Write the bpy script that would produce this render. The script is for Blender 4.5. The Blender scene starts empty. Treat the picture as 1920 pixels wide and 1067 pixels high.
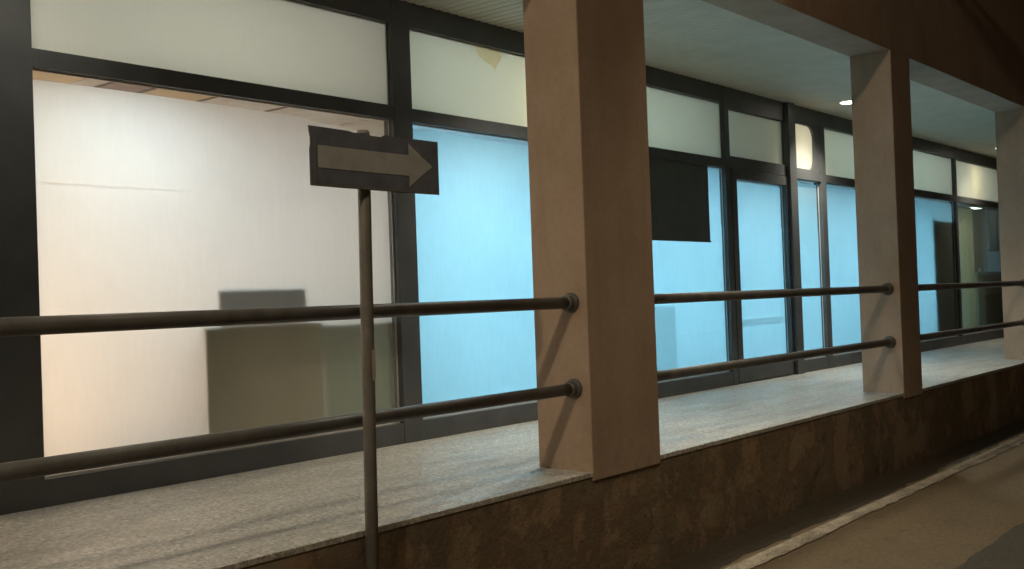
import bpy, bmesh, math, random
from mathutils import Vector, Matrix
random.seed(7)
sc = bpy.context.scene
col = sc.collection
F = 0.698                                  # porch floor above the road (road surface is z = 0)

# ------------------------------------------------------------------ camera
cam_d = bpy.data.cameras.new('camera'); cam = bpy.data.objects.new('camera', cam_d); col.objects.link(cam)
f2 = Vector((0.77570022, 0.63096258, 0.01324332)); r3 = Vector((0.63097693, -0.7749593, -0.03614133)); u3 = Vector((0.0125408, -0.03639107, 0.99925893))
M = Matrix((r3, u3, -f2)).transposed().to_4x4(); M.translation = Vector((-5.2737, -3.7303, 1.0344 + F))
cam.matrix_world = M
cam_d.sensor_width = 36.0; cam_d.lens = 2051.16 / 1920 * 36.0
cam_d.clip_start = 0.05; cam_d.clip_end = 600
sc.camera = cam
# ------------------------------------------------------------------ night sky
w = bpy.data.worlds.new('World'); sc.world = w; w.use_nodes = True
nt = w.node_tree; nt.nodes.clear()
sky = nt.nodes.new('ShaderNodeTexSky'); sky.sky_type = 'NISHITA'; sky.sun_disc = False
sky.sun_elevation = math.radians(-4); sky.sun_rotation = math.radians(-120)
bg = nt.nodes.new('ShaderNodeBackground'); bg.inputs[1].default_value = 0.05
bg2 = nt.nodes.new('ShaderNodeBackground'); bg2.inputs[0].default_value = (1.0, 0.70, 0.42, 1); bg2.inputs[1].default_value = 0.020   # town glow
add = nt.nodes.new('ShaderNodeAddShader'); wo = nt.nodes.new('ShaderNodeOutputWorld')
nt.links.new(sky.outputs[0], bg.inputs[0]); nt.links.new(bg.outputs[0], add.inputs[0]); nt.links.new(bg2.outputs[0], add.inputs[1]); nt.links.new(add.outputs[0], wo.inputs[0])
# moon: barely there
sd = bpy.data.lights.new('moon', 'SUN'); sd.energy = 0.01; sd.angle = math.radians(10); sd.color = (1.0, 0.9, 0.8)
so = bpy.data.objects.new('moon', sd); col.objects.link(so)
so.rotation_euler = Vector((0.6, 0.34, -1.0)).to_track_quat('-Z', 'Y').to_euler()
sc.view_settings.view_transform = 'Standard'; sc.view_settings.look = 'None'; sc.view_settings.gamma = 1.0
sc.view_settings.use_curve_mapping = False; sc.view_settings.exposure = 0.0
sc.cycles.use_denoising = True; sc.cycles.max_bounces = 10; sc.cycles.diffuse_bounces = 5; sc.cycles.transparent_max_bounces = 16
sc.cycles.transmission_bounces = 8; sc.cycles.sample_clamp_indirect = 4.0; sc.cycles.caustics_reflective = False

# ------------------------------------------------------------------ materials
def nmat(name):
    m = bpy.data.materials.new(name); m.use_nodes = True
    return m, m.node_tree, m.node_tree.nodes, m.node_tree.links
def coords(n, l, scale=(1, 1, 1)):
    # world position, so that patterns run on over neighbouring pieces
    g = n.new('ShaderNodeNewGeometry'); mp = n.new('ShaderNodeMapping'); mp.inputs['Scale'].default_value = scale
    l.new(g.outputs['Position'], mp.inputs['Vector']); return mp.outputs[0]
def noise(n, l, v, scale, detail=6, rough=.6):
    t = n.new('ShaderNodeTexNoise'); t.inputs['Scale'].default_value = scale; t.inputs['Detail'].default_value = detail; t.inputs['Roughness'].default_value = rough
    l.new(v, t.inputs['Vector']); return t.outputs['Fac']
def ramp(n, l, fac, stops):
    r = n.new('ShaderNodeValToRGB'); e = r.color_ramp.elements
    e[0].position, e[0].color = stops[0][0], (*stops[0][1], 1); e[1].position, e[1].color = stops[-1][0], (*stops[-1][1], 1)
    for p, c in stops[1:-1]:
        k = e.new(p); k.color = (*c, 1)
    l.new(fac, r.inputs[0]); return r.outputs[0]
def mix(n, l, fac, a, b, mode='MIX'):
    x = n.new('ShaderNodeMix'); x.data_type = 'RGBA'; x.blend_type = mode
    for s, v in ((x.inputs[0], fac), (x.inputs[6], a), (x.inputs[7], b)):
        if isinstance(v, (int, float)): s.default_value = v
        elif isinstance(v, tuple): s.default_value = (*v, 1)
        else: l.new(v, s)
    return x.outputs[2]
def bump(n, l, h, strength, dist=.01):
    b = n.new('ShaderNodeBump'); b.inputs['Strength'].default_value = strength; b.inputs['Distance'].default_value = dist
    l.new(h, b.inputs['Height']); return b.outputs[0]
def plain(name, c, rough=.6, metal=0., var=.12, scale=6, spec=.5, bmp=0., bscale=80):
    m, t, n, l = nmat(name); b = n['Principled BSDF']
    v = coords(n, l)
    f = noise(n, l, v, scale)
    cc = ramp(n, l, f, [(.3, tuple(x * (1 - var) for x in c)), (.7, tuple(min(1, x * (1 + var)) for x in c))])
    l.new(cc, b.inputs['Base Color']); b.inputs['Roughness'].default_value = rough; b.inputs['Metallic'].default_value = metal
    b.inputs['Specular IOR Level'].default_value = spec
    if bmp: l.new(bump(n, l, noise(n, l, v, bscale), bmp), b.inputs['Normal'])
    return m
def emit(name, c, s):
    m, t, n, l = nmat(name); n.remove(n['Principled BSDF'])
    e = n.new('ShaderNodeEmission'); e.inputs[0].default_value = (*c, 1); e.inputs[1].default_value = s
    l.new(e.outputs[0], n['Material Output'].inputs[0]); return m
def film_mat(name, c, refl, trans=.8, var=.05):
    m, t, n, l = nmat(name); n.remove(n['Principled BSDF'])
    v = coords(n, l)
    big = noise(n, l, v, 1.3, 3); fine = noise(n, l, coords(n, l, (14, 14, 3)), 3.0, 4)
    k = mix(n, l, .4, big, fine)
    ct = ramp(n, l, k, [(.3, tuple(x * trans * (1 - var) for x in c)), (.7, tuple(min(1, x * trans * (1 + var)) for x in c))])
    tr = n.new('ShaderNodeBsdfTranslucent'); l.new(ct, tr.inputs[0])
    df = n.new('ShaderNodeBsdfDiffuse'); df.inputs[0].default_value = (*refl, 1)
    a = n.new('ShaderNodeAddShader'); l.new(tr.outputs[0], a.inputs[0]); l.new(df.outputs[0], a.inputs[1])
    l.new(a.outputs[0], n['Material Output'].inputs[0]); return m
def haze_mat(name):
    m = film_mat(name, (.95, .95, .90), (.10, .10, .09), .75, .06); n, l = m.node_tree.nodes, m.node_tree.links
    tr = n.new('ShaderNodeBsdfTransparent'); x = n.new('ShaderNodeMixShader'); x.inputs[0].default_value = .72
    src = n['Material Output'].inputs[0].links[0].from_socket
    l.new(src, x.inputs[1]); l.new(tr.outputs[0], x.inputs[2]); l.new(x.outputs[0], n['Material Output'].inputs[0]); return m
def glass_mat(name, tint=(.93, .96, .95)):
    m, t, n, l = nmat(name); n.remove(n['Principled BSDF'])
    tr = n.new('ShaderNodeBsdfTransparent'); tr.inputs[0].default_value = (*tint, 1)
    gl = n.new('ShaderNodeBsdfGlossy'); gl.inputs['Roughness'].default_value = .03
    fr = n.new('ShaderNodeFresnel'); fr.inputs[0].default_value = 1.45
    g = n.new('ShaderNodeNewGeometry'); inv = n.new('ShaderNodeMath'); inv.operation = 'SUBTRACT'; inv.inputs[0].default_value = 1; l.new(g.outputs['Backfacing'], inv.inputs[1])
    mu = n.new('ShaderNodeMath'); mu.operation = 'MULTIPLY'; l.new(fr.outputs[0], mu.inputs[0]); l.new(inv.outputs[0], mu.inputs[1])   # reflect once, on the outer face
    x = n.new('ShaderNodeMixShader'); l.new(mu.outputs[0], x.inputs[0]); l.new(tr.outputs[0], x.inputs[1]); l.new(gl.outputs[0], x.inputs[2])
    l.new(x.outputs[0], n['Material Output'].inputs[0]); return m

def plaster():
    m, t, n, l = nmat('painted_plaster'); b = n['Principled BSDF']
    v = coords(n, l); big = noise(n, l, v, 1.6, 5); fine = noise(n, l, v, 28, 5)
    c = ramp(n, l, big, [(.32, (.37, .275, .20)), (.55, (.43, .33, .25)), (.75, (.47, .365, .28))])
    c = mix(n, l, .2, c, ramp(n, l, fine, [(.35, (.33, .25, .185)), (.65, (.49, .38, .295))]))
    # splash dirt with ragged edge low on the pillars
    g = n.new('ShaderNodeNewGeometry'); s = n.new('ShaderNodeSeparateXYZ'); l.new(g.outputs['Position'], s.inputs[0])
    mr = n.new('ShaderNodeMapRange'); mr.inputs[1].default_value = F + .32; mr.inputs[2].default_value = F; l.new(s.outputs[2], mr.inputs[0])
    mu = n.new('ShaderNodeMath'); mu.operation = 'MULTIPLY'; l.new(mr.outputs[0], mu.inputs[0]); l.new(ramp(n, l, noise(n, l, v, 9, 6, .7), [(.50, (0, 0, 0)), (.70, (.5, .5, .5))]), mu.inputs[1])
    c = mix(n, l, mu.outputs[0], c, (.17, .13, .10))
    st = ramp(n, l, noise(n, l, coords(n, l, (2.5, 2.5, .6)), 2.2, 5, .6), [(.50, (0, 0, 0)), (.74, (.4, .4, .4))])
    c = mix(n, l, st, c, (.29, .21, .155))
    l.new(c, b.inputs['Base Color']); b.inputs['Roughness'].default_value = .85; b.inputs['Specular IOR Level'].default_value = .25
    l.new(bump(n, l, noise(n, l, v, 120, 5), .2, .004), b.inputs['Normal']); return m
def base_plaster():
    m, t, n, l = nmat('stained_render'); b = n['Principled BSDF']
    v = coords(n, l); big = noise(n, l, v, 2.3, 6, .62); streak = noise(n, l, coords(n, l, (1.3, 1.3, .8)), 1.5, 6, .6)
    c = ramp(n, l, big, [(.32, (.12, .11, .07)), (.42, (.24, .19, .13)), (.50, (.20, .15, .10)), (.56, (.33, .235, .155)), (.66, (.28, .26, .18))])
    c = mix(n, l, ramp(n, l, streak, [(.45, (0, 0, 0)), (.66, (.6, .6, .6))]), c, (.13, .11, .075))
    c = mix(n, l, ramp(n, l, noise(n, l, v, 5.0, 5, .7), [(.56, (0, 0, 0)), (.62, (.5, .5, .5))]), c, (.38, .31, .22))
    l.new(c, b.inputs['Base Color']); b.inputs['Roughness'].default_value = .9; b.inputs['Specular IOR Level'].default_value = .2
    l.new(bump(n, l, noise(n, l, v, 22, 8, .7), .6, .02), b.inputs['Normal']); return m
def terrazzo():
    m, t, n, l = nmat('grey_terrazzo'); b = n['Principled BSDF']
    v = coords(n, l)
    vo = n.new('ShaderNodeTexVoronoi'); vo.inputs['Scale'].default_value = 70; l.new(v, vo.inputs['Vector'])
    hs = n.new('ShaderNodeSeparateColor'); l.new(vo.outputs['Color'], hs.inputs[0])
    chips = ramp(n, l, hs.outputs[0], [(.0, (.14, .135, .12)), (.3, (.38, .37, .34)), (.7, (.50, .49, .45)), (1., (.80, .78, .73))])
    c = mix(n, l, .42, chips, ramp(n, l, noise(n, l, v, 34, 5, .7), [(.35, (.34, .335, .31)), (.65, (.66, .65, .60))]))
    c = mix(n, l, ramp(n, l, noise(n, l, coords(n, l, (.5, 1.6, 1)), 2.4, 6, .65), [(.45, (0, 0, 0)), (.72, (.55, .55, .55))]), c, (.24, .22, .19))
    l.new(c, b.inputs['Base Color'])
    l.new(ramp(n, l, noise(n, l, coords(n, l, (.6, 2.2, 1)), 3, 5), [(.35, (.38, .38, .38)), (.7, (.62, .62, .62))]), b.inputs['Roughness'])
    l.new(bump(n, l, noise(n, l, v, 60, 4), .12, .004), b.inputs['Normal']); return m
def asphalt(name, base, warm=1.):
    m, t, n, l = nmat(name); b = n['Principled BSDF']
    v = coords(n, l)
    c = ramp(n, l, noise(n, l, v, 1.1, 6, .65), [(.35, tuple(x * .72 for x in base)), (.68, tuple(x * 1.3 for x in base))])
    c = mix(n, l, .5, c, ramp(n, l, noise(n, l, v, 150, 3, .8), [(.35, tuple(x * .45 for x in base)), (.65, tuple(x * 1.7 for x in base))]))
    c = mix(n, l, .45, c, ramp(n, l, noise(n, l, v, 26, 5, .8), [(.38, tuple(x * .5 for x in base)), (.62, tuple(x * 1.5 for x in base))]))
    c = mix(n, l, ramp(n, l, noise(n, l, v, 4, 6, .7), [(.55, (0, 0, 0)), (.72, (.5, .5, .5))]), c, tuple(x * .5 for x in base))
    l.new(c, b.inputs['Base Color']); b.inputs['Roughness'].default_value = .78; b.inputs['Specular IOR Level'].default_value = .35
    l.new(bump(n, l, noise(n, l, v, 130, 4, .8), .6, .006), b.inputs['Normal']); return m
def road_paint():
    m, t, n, l = nmat('worn_road_paint'); b = n['Principled BSDF']
    v = coords(n, l)
    k = mix(n, l, .6, noise(n, l, coords(n, l, (.45, 1, 1)), 5.0, 6, .8), noise(n, l, v, 85, 4, .85))
    c = ramp(n, l, k, [(.43, (.14, .125, .09)), (.50, (.36, .32, .25)), (.60, (.62, .57, .46))])
    l.new(c, b.inputs['Base Color']); b.inputs['Roughness'].default_value = .7; return m

MT = dict(plaster=plaster(), base=base_plaster(), terrazzo=terrazzo(), asphalt=asphalt('asphalt', (.165, .128, .078)), darkroad=asphalt('dark_asphalt', (.078, .070, .056)),
    gutter=asphalt('damp_gutter', (.055, .046, .032)), paint=road_paint(),
    frame=plain('dark_frame_metal', (.085, .090, .093), .42, .0, .2, 3, .5), rail=plain('rail_paint', (.105, .105, .10), .45, 0, .25, 9, .5),
    slat=plain('ceiling_slat', (.60, .57, .47), .55, 0, .08, 3), slatgap=plain('slat_gap', (.06, .06, .055), .9),
    inwall=plain('interior_wall_paint', (.80, .80, .80), .9, 0, .03), inwood=film_mat('thin_brown_panel', (.40, .34, .22), (.10, .08, .05), .40, .15), doorwood=plain('brown_wood', (.20, .15, .10), .6, 0, .2), smoke=film_mat('smoked_panel', (.30, .30, .30), (.05, .05, .05), .34, .1), dark=plain('charcoal_board', (.12, .135, .13), .6), olive=film_mat('olive_cloth', (.50, .41, .25), (.16, .14, .09), .8, .1),
    green=film_mat('grey_green_panel', (.30, .34, .25), (.08, .09, .07), .42, .1), counter=plain('counter_laminate', (.12, .13, .09), .6), infloorb=plain('grey_interior_floor', (.42, .44, .46), .5), infloor=plain('interior_floor', (.50, .37, .27), .5), tile=plain('ceiling_tile_white', (.74, .72, .68), .9), tileb=plain('ceiling_tile_cream', (.74, .62, .44), .9), tilem=plain('ceiling_tile_mauve', (.44, .37, .36), .9), grid=plain('ceiling_grid', (.25, .24, .23), .6),
    signblue=plain('sign_blue', (.14, .155, .19), .45, 0, .2, 12), signwhite=plain('sign_white', (.40, .43, .43), .55, 0, .15, 12), galv=plain('galvanised_pole', (.20, .195, .18), .5, .2, .2, 10), sticker=plain('pale_sticker', (.5, .46, .42), .6),
    film_a=film_mat('frosted_film_white', (.98, .98, .98), (.26, .255, .24), .68, .06), film_b=film_mat('frosted_film_blue', (.90, .99, 1.0), (.12, .13, .13), .70, .08),
    film_u=film_mat('grey_film', (.90, .90, .84), (.24, .235, .21), .6, .04), paper=film_mat('thin_paper', (.80, .84, .84), (.10, .10, .10), .9), stain=film_mat('brown_stain', (.90, .80, .60), (.05, .04, .025), .95),
    haze_film=haze_mat('worn_thin_film'), glass=glass_mat('window_glass'), bead=plain('pale_sealant', (.62, .60, .56), .6))

# ------------------------------------------------------------------ helpers
W = {}
def thing(name, loc, label, cat, group=None, parent=None):
    o = bpy.data.objects.new(name, None); o.empty_display_size = .2; col.objects.link(o)
    if parent is not None: o.parent = parent; o.location = Vector(loc) - W[parent]
    else:
        o.location = loc; o['label'] = label; o['category'] = cat
        if group: o['group'] = group
    W[o] = Vector(loc); return o
def link(name, bm_or_me, mat, parent=None, loc=(0, 0, 0), smooth=False):
    if isinstance(bm_or_me, bpy.types.Mesh): me = bm_or_me
    else:
        bmesh.ops.recalc_face_normals(bm_or_me, faces=bm_or_me.faces)
        me = bpy.data.meshes.new(name); bm_or_me.to_mesh(me); bm_or_me.free(); me.materials.append(MT[mat] if isinstance(mat, str) else mat)
        if smooth:
            for p in me.polygons: p.use_smooth = True
    o = bpy.data.objects.new(name, me); col.objects.link(o); W[o] = Vector(loc)
    if parent is not None: o.parent = parent; o.location = Vector(loc) - W[parent]
    else: o.location = loc
    return o
def tag(o, label=None, cat=None, group=None, kind=None):
    for k, v in (('label', label), ('category', cat), ('group', group), ('kind', kind)):
        if v: o[k] = v
    return o
def bxm(sx, sy, sz, bev=0., seg=2):
    bm = bmesh.new(); bmesh.ops.create_cube(bm, size=1)
    for v in bm.verts: v.co = Vector((v.co.x * sx, v.co.y * sy, v.co.z * sz))
    if bev: bmesh.ops.bevel(bm, geom=bm.edges[:], offset=bev, segments=seg, profile=.5, affect='EDGES')
    return bm
def box(name, x0, x1, y0, y1, z0, z1, mat, parent=None, bev=0.):
    """z measured from the porch floor"""
    return link(name, bxm(x1 - x0, y1 - y0, z1 - z0, bev), mat, parent, ((x0 + x1) / 2, (y0 + y1) / 2, (z0 + z1) / 2 + F))
def lathe(profile, axis='X', n=24):
    bm = bmesh.new(); rings = []
    for a, r in profile:
        ring = []
        for k in range(n):
            t = 2 * math.pi * k / n; c, s = r * math.cos(t), r * math.sin(t)
            ring.append(bm.verts.new({'X': (a, c, s), 'Z': (c, s, a)}[axis]))
        rings.append(ring)
    for a, b in zip(rings, rings[1:]):
        for k in range(n): bm.faces.new((a[k], a[(k + 1) % n], b[(k + 1) % n], b[k]))
    bm.faces.new(rings[0][::-1]); bm.faces.new(rings[-1]); return bm
def prism(pts, t):
    """xz outline extruded by t in +y"""
    bm = bmesh.new()
    a = [bm.verts.new((x, 0, z)) for x, z in pts]; b = [bm.verts.new((x, t, z)) for x, z in pts]
    bm.faces.new(a); bm.faces.new(b[::-1]); n = len(pts)
    for i in range(n): bm.faces.new((a[i], b[i], b[(i + 1) % n], a[(i + 1) % n]))
    return bm

def leaf(pts):
    bm = bmesh.new(); bm.faces.new([bm.verts.new((x, 0, z)) for x, z in pts]); return bm

# ------------------------------------------------------------------ ground
def sheet(name, x0, x1, y0, y1, z, mat, nx=1, ny=1):
    bm = bmesh.new(); bmesh.ops.create_grid(bm, x_segments=nx, y_segments=ny, size=.5)
    for v in bm.verts: v.co = Vector((v.co.x * (x1 - x0), v.co.y * (y1 - y0), 0))
    return tag(link(name, bm, mat, None, ((x0 + x1) / 2, (y0 + y1) / 2, z)), kind='structure')
sheet('road', -150, 150, -150, 150, 0, 'asphalt')
def ragged(name, x0, x1, ya, yb, z, mat, amp, step=.12):
    bm = bmesh.new(); n = int((x1 - x0) / step); pa = []
    for i in range(n + 1):
        x = x0 + (x1 - x0) * i / n
        pa.append((bm.verts.new((x, ya + random.uniform(-amp, amp), 0)), bm.verts.new((x, yb, 0))))
    for p, q in zip(pa, pa[1:]): bm.faces.new((p[0], q[0], q[1], p[1]))
    return tag(link(name, bm, mat, None, (0, 0, z)), kind='structure')
ragged('gutter', -12, 26, -.34, .0, .004, 'gutter', .03)
ragged('road_edge_line', -12, 26, -.53, -.395, .008, 'paint', .018)
ragged('dark_road_strip', 1.0, 26, -1.56, -3.4, .004, 'darkroad', .012)  # darker sheet laid over part of the road

# ------------------------------------------------------------------ building shell
G = 1.9945; ZC = 3.299; ZL = 3.291
bld = thing('arcade_building', (5, 0, 0), 'plastered arcade building with raised porch, square pillars and lit glazed front', 'building')
PIL = [(-5.35, .75), (0, .752), (5.175, .519), (10.098, .55), (15.1, .55)]
for x, wd in PIL:
    box('pillar', x, x + wd, -.006, .397, -.055, ZL, 'plaster', bld, .007)
box('base_wall', -9, 24, .003, .36, -F - .05, -.031, 'base', bld)
tag(box('porch_floor', -9, 24, -.002, G + .02, -.030, 0, 'terrazzo', None, .004), kind='structure')
box('upper_wall', -9, 24, -.003, .400, ZL - .001, 8.6, 'plaster', bld, .006)
# porch ceiling: boards across the porch
pc = tag(box('porch_ceiling', -9, 24, .402, G + .06, ZC + .012, ZC + .06, 'slatgap'), kind='structure')
bm = bmesh.new(); L = G - .402; pw = .0945
prof = [(-.043, 0.011), (-.043, .004), (-.034, -.003), (-.012, -.0055), (.012, -.0055), (.034, -.003), (.043, .004), (.043, .011)]
ra = [bm.verts.new((x, -L / 2, z)) for x, z in prof]; rb = [bm.verts.new((x, L / 2, z)) for x, z in prof]
for i in range(len(prof) - 1): bm.faces.new((ra[i], ra[i + 1], rb[i + 1], rb[i]))
bm.faces.new(ra); bm.faces.new(rb[::-1])
first = None
for i in range(220):
    loc = (-3.4 + i * pw, .402 + L / 2, ZC + F)
    if first is None: first = link('slat', bm, 'slat', pc, loc)
    else:
        o = first.copy(); col.objects.link(o); o.location = Vector(loc) - W[pc]

# ------------------------------------------------------------------ glazing
ZB, ZT2, ZT1, ZU = .150, 2.3915, 2.4944, 3.11
PY = G + .055                                   # pane plane
def win(x, label=None):
    o = thing('window', (x, G, F), None, None, None, bld)
    if label: o['label'] = label
    return o
def mull(wd, a, b, z0=0., z1=ZC, proud=0., name='mullion'):
    return box(name, a, b, G - proud, G + .11, z0, z1, 'frame', wd, .004)
def bar(wd, a, b, z0, z1, name, proud=-.004):
    return box(name, a, b, G - proud, G + .10, z0, z1, 'frame', wd, .003)
def pane(wd, a, b, z0, z1, y=PY):
    return box('pane', a - .01, b + .01, y, y + .006, z0 - .01, z1 + .01, 'glass', wd)
def film(wd, pts, mat, y=PY + .008):
    return link('film', leaf(pts), mat, wd, (0, y, F))
def films(wd, a, b, z0, top, mat, seam=1.772, gap=.03):
    """two sheets of film overlapping in one seam; top = list of (x, z)"""
    film(wd, [(a + .004, z0), (b - gap, z0), (b - gap, seam), (a + .004, seam - .003)], mat)
    film(wd, [(a + .004, seam - .0045), (b - gap, seam - .0012)] + [(min(x, b - gap), z) for x, z in reversed(top)], mat, PY + .011)
def bead(wd, a, b, z0, z1):
    """thin pale sealant line round a pane"""
    t = .010
    for x0, x1, y0, y1 in ((a, b, z0, z0 + t), (a, b, z1 - t, z1), (a, a + t, z0 + t, z1 - t), (b - t, b, z0 + t, z1 - t)):
        box('glazing_bead', x0, x1, PY - .007, PY - .001, y0, y1, 'bead', wd)
def unit(wd, a, b, mat, top=None, upper=True, zt=ZT2, zu=ZU, lowfilm=True, ub=ZT1):
    """pane openings between x = a and b: sill, transom, head, panes, films"""
    bar(wd, a, b, 0, ZB, 'bottom_rail'); bar(wd, a, b, zt, ub, 'transom'); bar(wd, a, b, zu, ZC, 'head')
    pane(wd, a, b, ZB, zt); pane(wd, a, b, ub, zu)
    bead(wd, a, b, ZB, zt); bead(wd, a, b, ub, zu)
    if lowfilm: films(wd, a, b, ZB + .004, top or [(a + .004, zt - .035), (b, zt - .03)], mat)
    film(wd, [(a - .005, ub - .005), (b + .005, ub - .005), (b + .005, zu + .005), (a - .005, zu + .005)], 'film_u', PY - .004)

# first bay
w0 = win(-3.9); mull(w0, -5.2, -5.0); unit(w0, -5.0, -2.60, 'film_a')
w1 = win(-.9, 'wide window with white frosted film that glows warm white'); mull(w1, -2.60, -2.292)
unit(w1, -2.292, .455, 'film_a', [(-2.288, 2.335), (-2.1, 2.338), (-1.58, 2.340), (-.89, 2.336), (-.32, 2.328), (-.30, 2.312), (-.15, 2.300), (-.05, 2.306), (.08, 2.288), (.15, 2.285), (.28, 2.270), (.455, 2.252)])
w2 = win(1.7, 'blue glowing frosted window beside the wide white one'); mull(w2, .455, .653)
unit(w2, .653, 3.02, 'film_b', [(.657, 2.350), (1.0, 2.362), (1.5, 2.345), (2.2, 2.352), (3.02, 2.35)])
link('stain', leaf([(1.44, 3.105), (1.50, 3.03), (1.58, 2.985), (1.66, 2.975), (1.70, 2.93), (1.74, 2.99), (1.79, 3.04), (1.80, 3.105)]), 'stain', w2, (0, PY - .006, F))
# second bay
w3 = win(4.3, 'blue glowing window with a dark board behind its upper corner'); mull(w3, 3.02, 3.22)
unit(w3, 3.22, 5.56, 'film_b', [(3.224, 2.385), (5.56, 2.385)], None)
wd = win(6.4, 'glazed entrance door with frosted film'); wd.name = 'entrance_door'
mull(wd, 5.56, 5.675)
bar(wd, 5.675, 7.11, ZT2 + .008, 2.535, 'transom'); bar(wd, 5.675, 7.11, 3.065, ZC, 'head')
for a, b in ((5.68, 5.80), (7.065, 7.112)): bar(wd, a, b, .012, ZT2, 'door_stile', .006)
bar(wd, 5.80, 7.065, .012, ZB + .02, 'door_rail', .005); bar(wd, 5.80, 7.065, 2.285, ZT2, 'door_rail', .005)
pane(wd, 5.80, 7.065, ZB + .02, 2.285); bead(wd, 5.80, 7.065, ZB + .02, 2.285)
films(wd, 5.80, 7.065, ZB + .025, [(5.804, 2.27), (7.065, 2.262)], 'film_b', 1.772, .03)
pane(wd, 5.675, 7.11, 2.535, 3.065); film(wd, [(5.67, 2.53), (7.115, 2.53), (7.115, 3.07), (5.67, 3.07)], 'film_u', PY - .004); bead(wd, 5.675, 7.11, 2.535, 3.065)
# narrow side light with rounded upper opening
w4 = win(7.7, 'narrow blue pane right of the door under a cream lit rounded light'); mull(w4, 7.112, 7.303, 0, ZC - .004, .045)
a, b = 7.303, 8.13
bar(w4, a, b, 0, ZB, 'bottom_rail'); bar(w4, a, b, ZT2, ZT1, 'transom'); bar(w4, a, b, ZU, ZC, 'head')
pane(w4, a, b, ZB, ZT2); films(w4, a, b, ZB + .004, [(a, 2.362), (b, 2.352)], 'film_b'); bead(w4, a, b, ZB, ZT2)
def rrect(x0, x1, z0, z1, rl, rr, n=6):
    out = []
    for cx, cz, r, t0 in ((x1 - rr, z1 - rr, rr, 0), (x0 + rl, z1 - rl, rl, 90), (x0 + rl, z0 + rl, rl, 180), (x1 - rr, z0 + rr, rr, 270)):
        for k in range(n + 1):
            t = math.radians(t0 + 90 * k / n); out.append((cx + r * math.cos(t), cz + r * math.sin(t)))
    return out
inner = rrect(a + .01, b - .16, ZT1 + .03, ZU - .03, .03, .16); bm = bmesh.new()
def outer_pt(x, z):
    cx, cz = (a + b - .15) / 2, (ZT1 + ZU) / 2; dx, dz = x - cx, z - cz
    s = min((b - a) / 2 / max(1e-6, abs(dx)), (ZU - ZT1) / 2 / max(1e-6, abs(dz)))
    return min(max(cx + dx * s, a), b), min(max(cz + dz * s, ZT1), ZU)
iv = [bm.verts.new((x, 0, z)) for x, z in inner]; ov = [bm.verts.new((outer_pt(x, z)[0] + (.08 if x > (a + b - .15) / 2 else 0), 0, outer_pt(x, z)[1])) for x, z in inner]
n_ = len(iv)
for i in range(n_): bm.faces.new((iv[i], iv[(i + 1) % n_], ov[(i + 1) % n_], ov[i]))
r_ = bmesh.ops.extrude_face_region(bm, geom=bm.faces[:])
bmesh.ops.translate(bm, verts=[v for v in r_['geom'] if isinstance(v, bmesh.types.BMVert)], vec=(0, .03, 0))
link('rounded_surround', bm, 'frame', w4, (0, G + .012, F))
film(w4, [(a - .005, ZT1 - .005), (b + .005, ZT1 - .005), (b + .005, ZU + .005), (a - .005, ZU + .005)], 'film_a', PY); 
# right-hand pane of the second bay
w5 = win(9.2, 'blue window between narrow side light and second pillar'); mull(w5, 8.13, 8.274)
unit(w5, 8.274, 10.3, 'film_b', [(8.278, 2.372), (8.9, 2.355), (10.3, 2.35)])
# third bay
w6 = win(12, 'blue frosted window with a brown door shape behind it'); mull(w6, 10.3, 10.5)
unit(w6, 10.5, 13.565, 'film_b', [(10.5, 2.36), (13.565, 2.36)])
w7 = win(15, 'hazy window looking on an olive curtain'); mull(w7, 13.565, 13.662)
unit(w7, 13.662, 17.0, 'film_b', lowfilm=False); mull(w7, 17.0, 17.2)
film(w7, [(13.667, .155), (16.99, .155), (16.99, 2.35), (13.667, 2.35)], 'haze_film')
w8 = win(18.6); unit(w8, 17.2, 20.0, 'film_b'); mull(w8, 20.0, 20.2)

# ------------------------------------------------------------------ rooms behind the glass
YB = 5.2
def st(o): return tag(o, kind='structure')
st(box('interior_floor', -5.2, .499, G + .115, YB, -.03, .05, 'infloor'))
st(box('interior_floor', .501, 20.2, G + .115, YB, -.03, .049, 'infloorb'))
st(box('interior_wall', -5.2, 20.2, YB, YB + .1, -.03, 3.4, 'inwall'))
st(box('partition_wall', .50, .60, G + .115, YB, .052, ZT2 + .055, 'inwall'))
st(box('partition_wall', .50, .60, G + .115, YB, ZT2 + .075, 3.28, 'inwall'))
for x in (-5.3, 20.2): st(box('end_wall', x, x + .1, G, YB, -.03, 3.4, 'inwall'))
ic = st(box('interior_ceiling', -5.2, 20.2, G + .113, YB, ZT2 + .056, ZT2 + .074, 'inwall'))
st(box('slab_over_room', -5.3, 20.3, G + .113, YB, 3.30, 3.4, 'inwall'))
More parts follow.
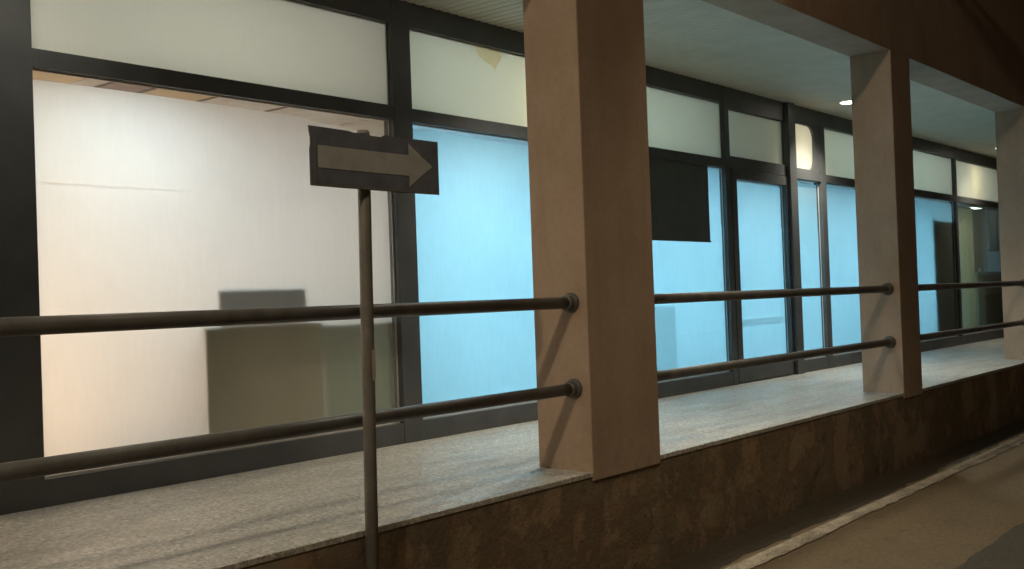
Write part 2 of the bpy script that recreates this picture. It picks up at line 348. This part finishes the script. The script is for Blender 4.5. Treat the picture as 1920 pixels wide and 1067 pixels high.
# row of ceiling tiles next to the glass of the white room
tx = [-2.59, -1.82, -1.66, -1.37, -.92, -.34, .49]
for i, mt in enumerate(['tileb', 'tile', 'tilem', 'tileb', 'tile', 'tile']):
    box('ceiling_tile', tx[i] + .006, tx[i + 1] - .006, G + .12, G + .72, ZT2 + .04, ZT2 + .0555, mt, ic)
    if i > 1: box('ceiling_bar', tx[i] - .006, tx[i] + .006, G + .12, G + .72, ZT2 + .03, ZT2 + .0555, 'grid', ic)
E_A = emit('lamp_warm_white', (1.0, .74, .50), 12); E_B = emit('lamp_cold_blue', (.34, .80, 1.06), 20.5)
E_D2 = emit('added_lamp_white_small', (.80, .93, 1.0), 9); E_B2 = emit('lamp_cold_blue_dim', (.31, .78, 1.06), 15); E_N = emit('lamp_dim_neutral', (.95, 1.0, .88), 5.8)
E_G = emit('lamp_dim_green', (.82, 1.0, .90), 6); E_W = emit('lamp_void_warm', (1.0, .78, .43), 16); E_H = emit('lamp_dim_warm', (1.0, .93, .80), 8); E_C = emit('lamp_cool_white', (.86, .94, 1.0), 5.2); E_C2 = emit('added_lamp_cool_white', (.82, .94, 1.0), 13)
def ceiling_light(x, y, sx, sy, z, mat, label, grp):
    t = thing('ceiling_light', (x, y, F + z), label, 'light', grp)
    box('light_housing', x - sx / 2 - .03, x + sx / 2 + .03, y - sy / 2 - .03, y + sy / 2 + .03, z - .03, z - .001, 'tile', t)
    box('light_panel', x - sx / 2, x + sx / 2, y - sy / 2, y + sy / 2, z - .036, z - .0305, mat, t)
zc_ = ZT2 + .055
for x, lb in ((1.25, 'added small white lamp whitening the top of the first blue window'), (4.7, 'added small white lamp whitening the top of the notice board window'), (6.3, 'added small white lamp whitening the top of the entrance door'), (9.2, 'added small white lamp whitening the top of the window by the second pillar')):
    ceiling_light(x, 2.95, .5, .3, zc_, E_D2, lb, 'lamps of the blue room')  # added near the glass to whiten the tops of the panes
fl = thing('added_low_lamp', (-2.42, 2.8, F + .05), 'added warm standing lamp that tints the lower left of the white window', 'lamp')  # low lamp added to warm the lower left of the white pane
link('added_lamp_tube', lathe([(.30, .06), (.95, .06)], 'Z', 14), emit('added_lamp_warm', (1.0, .62, .38), 13), fl, (-2.42, 2.8, F)); link('added_lamp_foot', lathe([(.052, .12), (.07, .12), (.075, .015), (.299, .015)], 'Z', 16), 'grid', fl, (-2.42, 2.8, F))
ceiling_light(-1.75, 2.78, .9, .42, zc_, E_C2, 'added ceiling lamp that brightens the top left of the white window', 'lamps of the white room')  # extra lamp added by the glass to brighten the upper left
ceiling_light(16.0, PY + .36, .5, .12, zc_, E_G, 'small ceiling lamp over the counter in the third bay', 'lamps of the blue room')
ceiling_light(14.6, 3.4, .6, 1.0, zc_, E_G, 'pale ceiling lamp behind the olive curtain', 'lamps of the blue room')
for x, m_ in ((-4.2, E_A), (-2.7, E_A), (-1.2, E_C), (-.2, E_C)):
    ceiling_light(x, 3.7, .6, 1.2, zc_, m_, {-4.2: 'warm ceiling panel left of the wide white window', -2.7: 'warm ceiling panel behind the left edge of the white window', -1.2: 'cool ceiling panel above the blurred desk', -.2: 'cool ceiling panel above the blurred grey green cabinet'}[x], 'lamps of the white room')
for x in (1.5, 3.4, 5.3, 7.2, 9.1, 11.0, 12.9):
    ceiling_light(x, 3.7, .6, 1.2, zc_, E_B if x < 2 else E_B2, 'cold ceiling panel ' + {1.5: 'behind the first blue window, beside the white one', 3.4: 'behind the first pillar', 5.3: 'behind the dark notice board', 7.2: 'behind the entrance door', 9.1: 'behind the second pillar', 11.0: 'just right of the second pillar', 12.9: 'behind the brown door of the third bay'}[x], 'lamps of the blue room')
for x, m_ in ((-3.8, E_H), (-1.0, E_H)) + ((1.4, E_N), (4.2, E_G), (9.3, E_G), (12.0, E_G), (15, E_N)):
    ceiling_light(x, 3.4, 1.6, .5, 3.295, m_, 'dim lamp above the dropped ceiling ' + {-3.8: 'left of the wide window', -1.0: 'over the blurred desk', 1.4: 'over the first blue window', 4.2: 'over the dark notice board', 9.3: 'behind the second pillar', 12.0: 'over the brown door', 15: 'over the olive curtain'}[x], 'lamps above the dropped ceiling')
def tube_lamp(x, y, z0, z1, r, label, mat=None):
    t = thing('tube_lamp', (x, y, F + z0), label, 'light', 'warm lamps close behind upper panes')
    link('tube', lathe([(z0, r), (z1, r)], 'Z', 12), mat or E_W, t, (x, y, F))
    box('tube_base', x - .04, x + .04, y - .04, y + .04, ZT2 + .076, z0 - .001, 'grid', t)
tube_lamp(2.40, G + .46, 2.54, 2.84, .04, 'warm lamp glowing low behind the upper pane beside the first pillar', emit('lamp_void_pale', (1.0, .85, .48), 22))
tube_lamp(7.72, G + .50, 2.58, 3.08, .04, 'warm lamp glowing behind the rounded upper light by the door', emit('lamp_void_cream', (1.0, .78, .38), 9))
tube_lamp(14.9, G + .36, 2.58, 3.05, .03, 'warm lamp glowing behind the last upper pane')

# things standing behind the film
def solid(name, parts, loc, label, cat):
    t = thing(name, (*loc[:2], F + loc[2]), label, cat)
    for p in parts:
        if p[7] in ('inwood', 'smoke', 'green') and p[0] in ('front_panel', 'screen_back'):
            link(p[0], leaf([(p[1], p[5]), (p[2], p[5]), (p[2], p[6]), (p[1], p[6])]), p[7], t, (0, p[3], F))
        else: box(*p[:7], p[7], t, .006 if min(p[2] - p[1], p[4] - p[3], p[6] - p[5]) > .02 else 0)
    return t
yf = PY + .018
solid('reception_desk', [('front_panel', -1.205, -.262, yf, yf + .004, .05, .90, 'inwood'), ('desk_top', -1.215, -.255, yf - .002, yf + .30, .902, .93, 'inwood'), ('side_panel', -1.205, -1.20, yf + .005, yf + .3, .05, .90, 'inwood')], (-.7, yf, .05), 'dark brown desk blurred behind the white frosted window', 'desk')
solid('computer_monitor', [('screen_back', -1.095, -.39, yf + .003, yf + .008, .935, 1.163, 'smoke'), ('stand', -.80, -.68, yf + .02, yf + .16, .931, .9345, 'dark')], (-.75, yf + .1, .931), 'dark oblong box standing on the blurred desk', 'monitor')
solid('low_cabinet', [('front_panel', -.2615, .44, yf + .006, yf + .010, .05, .885, 'green'), ('cabinet_top', -.2545, .445, yf + .004, yf + .3, .887, .91, 'green')], (.1, yf, .05), 'grey green cabinet blurred right of the desk', 'cabinet')
bmb = bxm(.62, .22, .20, .07, 4)
bag = thing('soft_bag', (-1.62, yf + .20, F + .05), 'low soft grey shape blurred at the bottom of the white window', 'bag')
link('bag_body', bmb, 'tilem', bag, (-1.62, yf + .20, F + .15), True); box('bag_handle', -1.68, -1.56, yf + .19, yf + .21, .25, .29, 'dark', bag, .004)
solid('notice_board', [('board', 3.6, 5.20, PY - .030, PY - .012, 1.575, 2.388, 'dark'), ('board_frame', 3.6, 5.215, PY - .033, PY - .0305, 1.565, 1.585, 'dark')], (4.4, PY - .02, 1.565), 'dark rectangular board against the blue window right of the first pillar', 'board')
link('taped_sheet', leaf([(4.02, .25), (4.47, .25), (4.47, .91), (4.02, .91)]), 'paper', w3, (0, PY + .016, F))
link('taped_sheet', leaf([(5.93, .64), (6.98, .64), (6.98, .72), (5.93, .72)]), 'paper', wd, (0, PY + .016, F))
solid('wooden_door', [('door_leaf', 12.62, 13.62, PY + .05, PY + .09, .05, 2.06, 'doorwood'), ('door_frame', 12.57, 12.615, PY + .04, PY + .12, .05, 2.10, 'doorwood')], (13.1, PY + .07, .05), 'dark brown door behind the blue film of the third bay', 'door')
cu = thing('curtain', (14.4, PY + .2, F + .05), 'olive curtain hanging behind the hazy pane in the third bay', 'curtain')
bm = bmesh.new(); cols = []
for i in range(49):
    x = 13.72 + i * .0285; y = .022 * math.sin(i * 1.15) + .008 * math.sin(i * .37)
    cols.append((bm.verts.new((x, y, .07)), bm.verts.new((x, y * .8, 2.34))))
for p, q in zip(cols, cols[1:]): bm.faces.new((p[0], q[0], q[1], p[1]))
link('curtain_cloth', bm, 'olive', cu, (0, PY + .16, F), True); box('curtain_rod', 13.7, 15.12, PY + .15, PY + .17, 2.345, 2.365, 'grid', cu)
solid('wall_screen', [('screen', 16.15, 16.75, PY + .155, PY + .185, 1.62, 2.36, 'dark'), ('screen_bezel', 16.13, 16.77, PY + .187, PY + .20, 1.60, 2.38, 'grid')], (16.4, PY + .2, 1.6), 'dark screen at the edge of the hazy pane by the third pillar', 'screen')
solid('counter', [('counter_body', 15.15, 17.0, PY + .10, PY + .55, .05, 1.18, 'counter'), ('counter_top', 15.12, 17.0, PY + .08, PY + .57, 1.182, 1.22, 'dark'), ('desk_bell', 15.5, 15.58, PY + .12, PY + .2, 1.222, 1.29, 'dark')], (16, PY + .3, .05), 'dark counter behind the hazy pane of the third bay', 'counter')
st(box('white_panel_wall', 15.1, 17.6, PY + .60, PY + .64, .052, 2.44, 'inwall'))

# ------------------------------------------------------------------ railings
RY, RR = .1116, .0345
def rail(x0, x1, z, label):
    t = thing('handrail', (x1, RY, F + z), label, 'handrail', 'dark pipe handrails between the pillars')
    bm = lathe([(x0 + .02, RR), (x1 - .02, RR)], 'X', 20)
    link('pipe', bm, 'rail', t, (0, RY, F + z), True)
    for x, s in ((x0, 1), (x1, -1)):
        link('flange', lathe([(x + s * .0005, .060), (x + s * .012, .060), (x + s * .022, .052), (x + s * .024, .046), (x + s * .060, .044), (x + s * .064, .036)], 'X', 24), 'rail', t, (0, RY, F + z), False)
bays = [(-4.60, 0, 'in front of the wide white window'), (.752, 5.175, 'in front of the glazed door'), (5.694, 10.098, 'in the third bay, farthest right')]
for x0, x1, tx_ in bays:
    rail(x0, x1, 1.0, 'upper dark pipe handrail ' + tx_); rail(x0, x1, .4885, 'lower dark pipe handrail ' + tx_)

# ------------------------------------------------------------------ one-way sign
sg = thing('one_way_sign', (-1.836, -.062, 0), 'dark blue one way sign with pale right arrow on a grey pole', 'sign')
def lean(z): return (z - 0) * .0168
bm = lathe([(0, .030), (1.2, .030), (2.2, .030), (2.52, .030), (2.53, .024)], 'Z', 20)
for v in bm.verts: v.co.x += lean(v.co.z) - .012
link('pole', bm, 'galv', sg, (-1.836, -.062, 0), True)
link('sticker', prism([(-.008, -.070), (.012, -.070), (.012, .070), (-.008, .070)], .001), 'sticker', sg, (-1.836 - .012 + lean(F + .757) + .006, -.0927, F + .757))
X0, X1, Z0, Z1 = -2.172, -1.357, 1.553, 1.812
def plate_y(x, z): return -.012 * ((x + 1.80) / .4) ** 2 * (1 if x < -1.8 else .3)
bm = bmesh.new(); nx, nz = 28, 10; grid = []
for j in range(nz + 1):
    row = []
    for i in range(nx + 1):
        x = X0 + (X1 - X0) * i / nx; z = Z0 + (Z1 - Z0) * j / nz
        if j == nz and i in (9, 10): z -= .005
        if j == nz and i in (13, 14, 15): z -= .010
        if j == nz and i == 16: z += .004
        if j == nz and i == 0: x -= .003
        if j in (7, 8) and i == 0: x += .006
        if j == 0 and i in (18, 19): z -= .006
        row.append(bm.verts.new((x, plate_y(x, z), z)))
    grid.append(row)
for j in range(nz):
    for i in range(nx): bm.faces.new((grid[j][i], grid[j][i + 1], grid[j + 1][i + 1], grid[j + 1][i]))
r_ = bmesh.ops.extrude_face_region(bm, geom=bm.faces[:]); bmesh.ops.translate(bm, verts=[v for v in r_['geom'] if isinstance(v, bmesh.types.BMVert)], vec=(0, .004, 0))
pl = link('sign_plate', bm, 'signblue', sg, (0, -.105, F))
def on_plate(name, polys, mat, off=-.0016):
    bm = bmesh.new()
    for pts in polys:
        a_ = [bm.verts.new((x, plate_y(x, z) + off, z)) for x, z in pts]; b_ = [bm.verts.new((x, plate_y(x, z) + off + .0014, z)) for x, z in pts]
        bm.faces.new(a_); bm.faces.new(b_[::-1]); n = len(pts)
        for i in range(n): bm.faces.new((a_[i], b_[i], b_[(i + 1) % n], a_[(i + 1) % n]))
    return link(name, bm, mat, pl, (0, -.105, F))
sh = []
xs = [-2.124 + k * .0708 for k in range(9)]
for p, q in zip(xs, xs[1:]): sh.append([(p, 1.634), (q, 1.634), (q, 1.732), (p, 1.732)])
sh.append([(-1.5576, 1.583), (-1.48, 1.637), (-1.40, 1.687), (-1.48, 1.736), (-1.5576, 1.787)])
on_plate('arrow', sh, 'signwhite')
rim = []
for k in range(14):
    p, q = X0 + .002 + (X1 - X0 - .004) * k / 14, X0 + .002 + (X1 - X0 - .004) * (k + 1) / 14
    rim.append([(p, Z0 + .002), (q, Z0 + .002), (q, Z0 + .010), (p, Z0 + .010)])
rim.append([(X0 + .030, Z0 + .016), (X0 + .036, Z0 + .016), (X0 + .036, Z1 - .05), (X0 + .030, Z1 - .05)])
on_plate('rim', rim, 'galv')
for z in (1.60, 1.76):
    br = box('clamp', -1.87, -1.755, -.098, -.030, z - .015, z + .015, 'galv', sg, .004)

# ------------------------------------------------------------------ porch downlights
E_D = emit('lamp_downlight', (1.0, .93, .78), 14)
def downlight(x, y, e, label):
    t = thing('downlight', (x, y, F + ZC - .02), label, 'light', 'round downlights in the porch ceiling')
    link('trim_ring', lathe([(-.016, .105), (-.008, .118), (-.004, .118)], 'Z', 28), 'slat', t, (x, y, F + ZC), True)
    link('lens', lathe([(-.021, .085), (-.0165, .098)], 'Z', 28), E_D, t, (x, y, F + ZC))
    d = bpy.data.lights.new('downlight_bulb', 'SPOT'); d.energy = e; d.spot_size = math.radians(128); d.spot_blend = .75; d.shadow_soft_size = .16; d.color = (1.0, .92, .76)
    o = bpy.data.objects.new('downlight_bulb', d); col.objects.link(o); o.parent = t; o.location = (0, 0, -.03)
for x, en, lb in ((-2.4, 45, 'downlight in the porch ceiling above the wide white window'), (1.75, 250, 'downlight in the porch ceiling behind the first pillar'), (7.70, 320, 'small bright downlight in the porch ceiling beside the second pillar'), (14.3, 120, 'downlight in the porch ceiling behind the third pillar')):
    downlight(x, 1.43 if x != 1.75 else 1.0, en, lb)

# ------------------------------------------------------------------ street lamps on the facade (above the frame)
def street_lamp(x, y, z, e, cone, blend, label, soft=.13):
    """lamp head over the road edge at (x, y), z above the porch floor, on an arm from the facade or from a pole"""
    t = thing('street_lamp', (x, 0, F + z if x > -9 else 0), label, 'lamp', 'street lamps along the facade')
    if x > -9: box('wall_plate', x - .08, x + .08, -.025, -.004, z - .1, z + .35, 'galv', t, .003); ya = -.026
    else: link('lamp_pole', lathe([(0, .09), (.05, .075), (F + z + .1, .045)], 'Z', 16), 'galv', t, (x, -.25, 0), True); ya = -.21
    box('bracket_arm', x - .03, x + .03, y + .26, ya, z + .13, z + .19, 'galv', t, .006)
    box('lamp_head', x - .16, x + .16, y - .25, y + .259, z + .08, z + .2, 'galv', t, .03)
    link('lamp_glass', bxm(.22, .36, .012), E_S, t, (x, y, F + z + .07))
    d = bpy.data.lights.new('street_bulb', 'SPOT'); d.energy = e; d.spot_size = math.radians(cone); d.spot_blend = blend; d.shadow_soft_size = soft; d.color = (1.0, .79, .54)
    o = bpy.data.objects.new('street_bulb', d); col.objects.link(o); o.parent = t; o.location = Vector((x, y, F + z + .04)) - W[t]
E_S = emit('street_lamp_glow', (1.0, .72, .42), 20)
street_lamp(-12, -3.6, 8.0, 2250, 172, .15, 'street lamp on a tall pole far left of the porch')
street_lamp(-2.6, -2.2, 6.0, 200, 100, .6, 'added street lamp on a facade bracket above the wide white window, lighting the sign', .3)  # added out of view to light the front of the sign
street_lamp(2.2, -1.4, 5.2, 240, 84, .6, 'street lamp on a facade bracket between the first and second pillars')
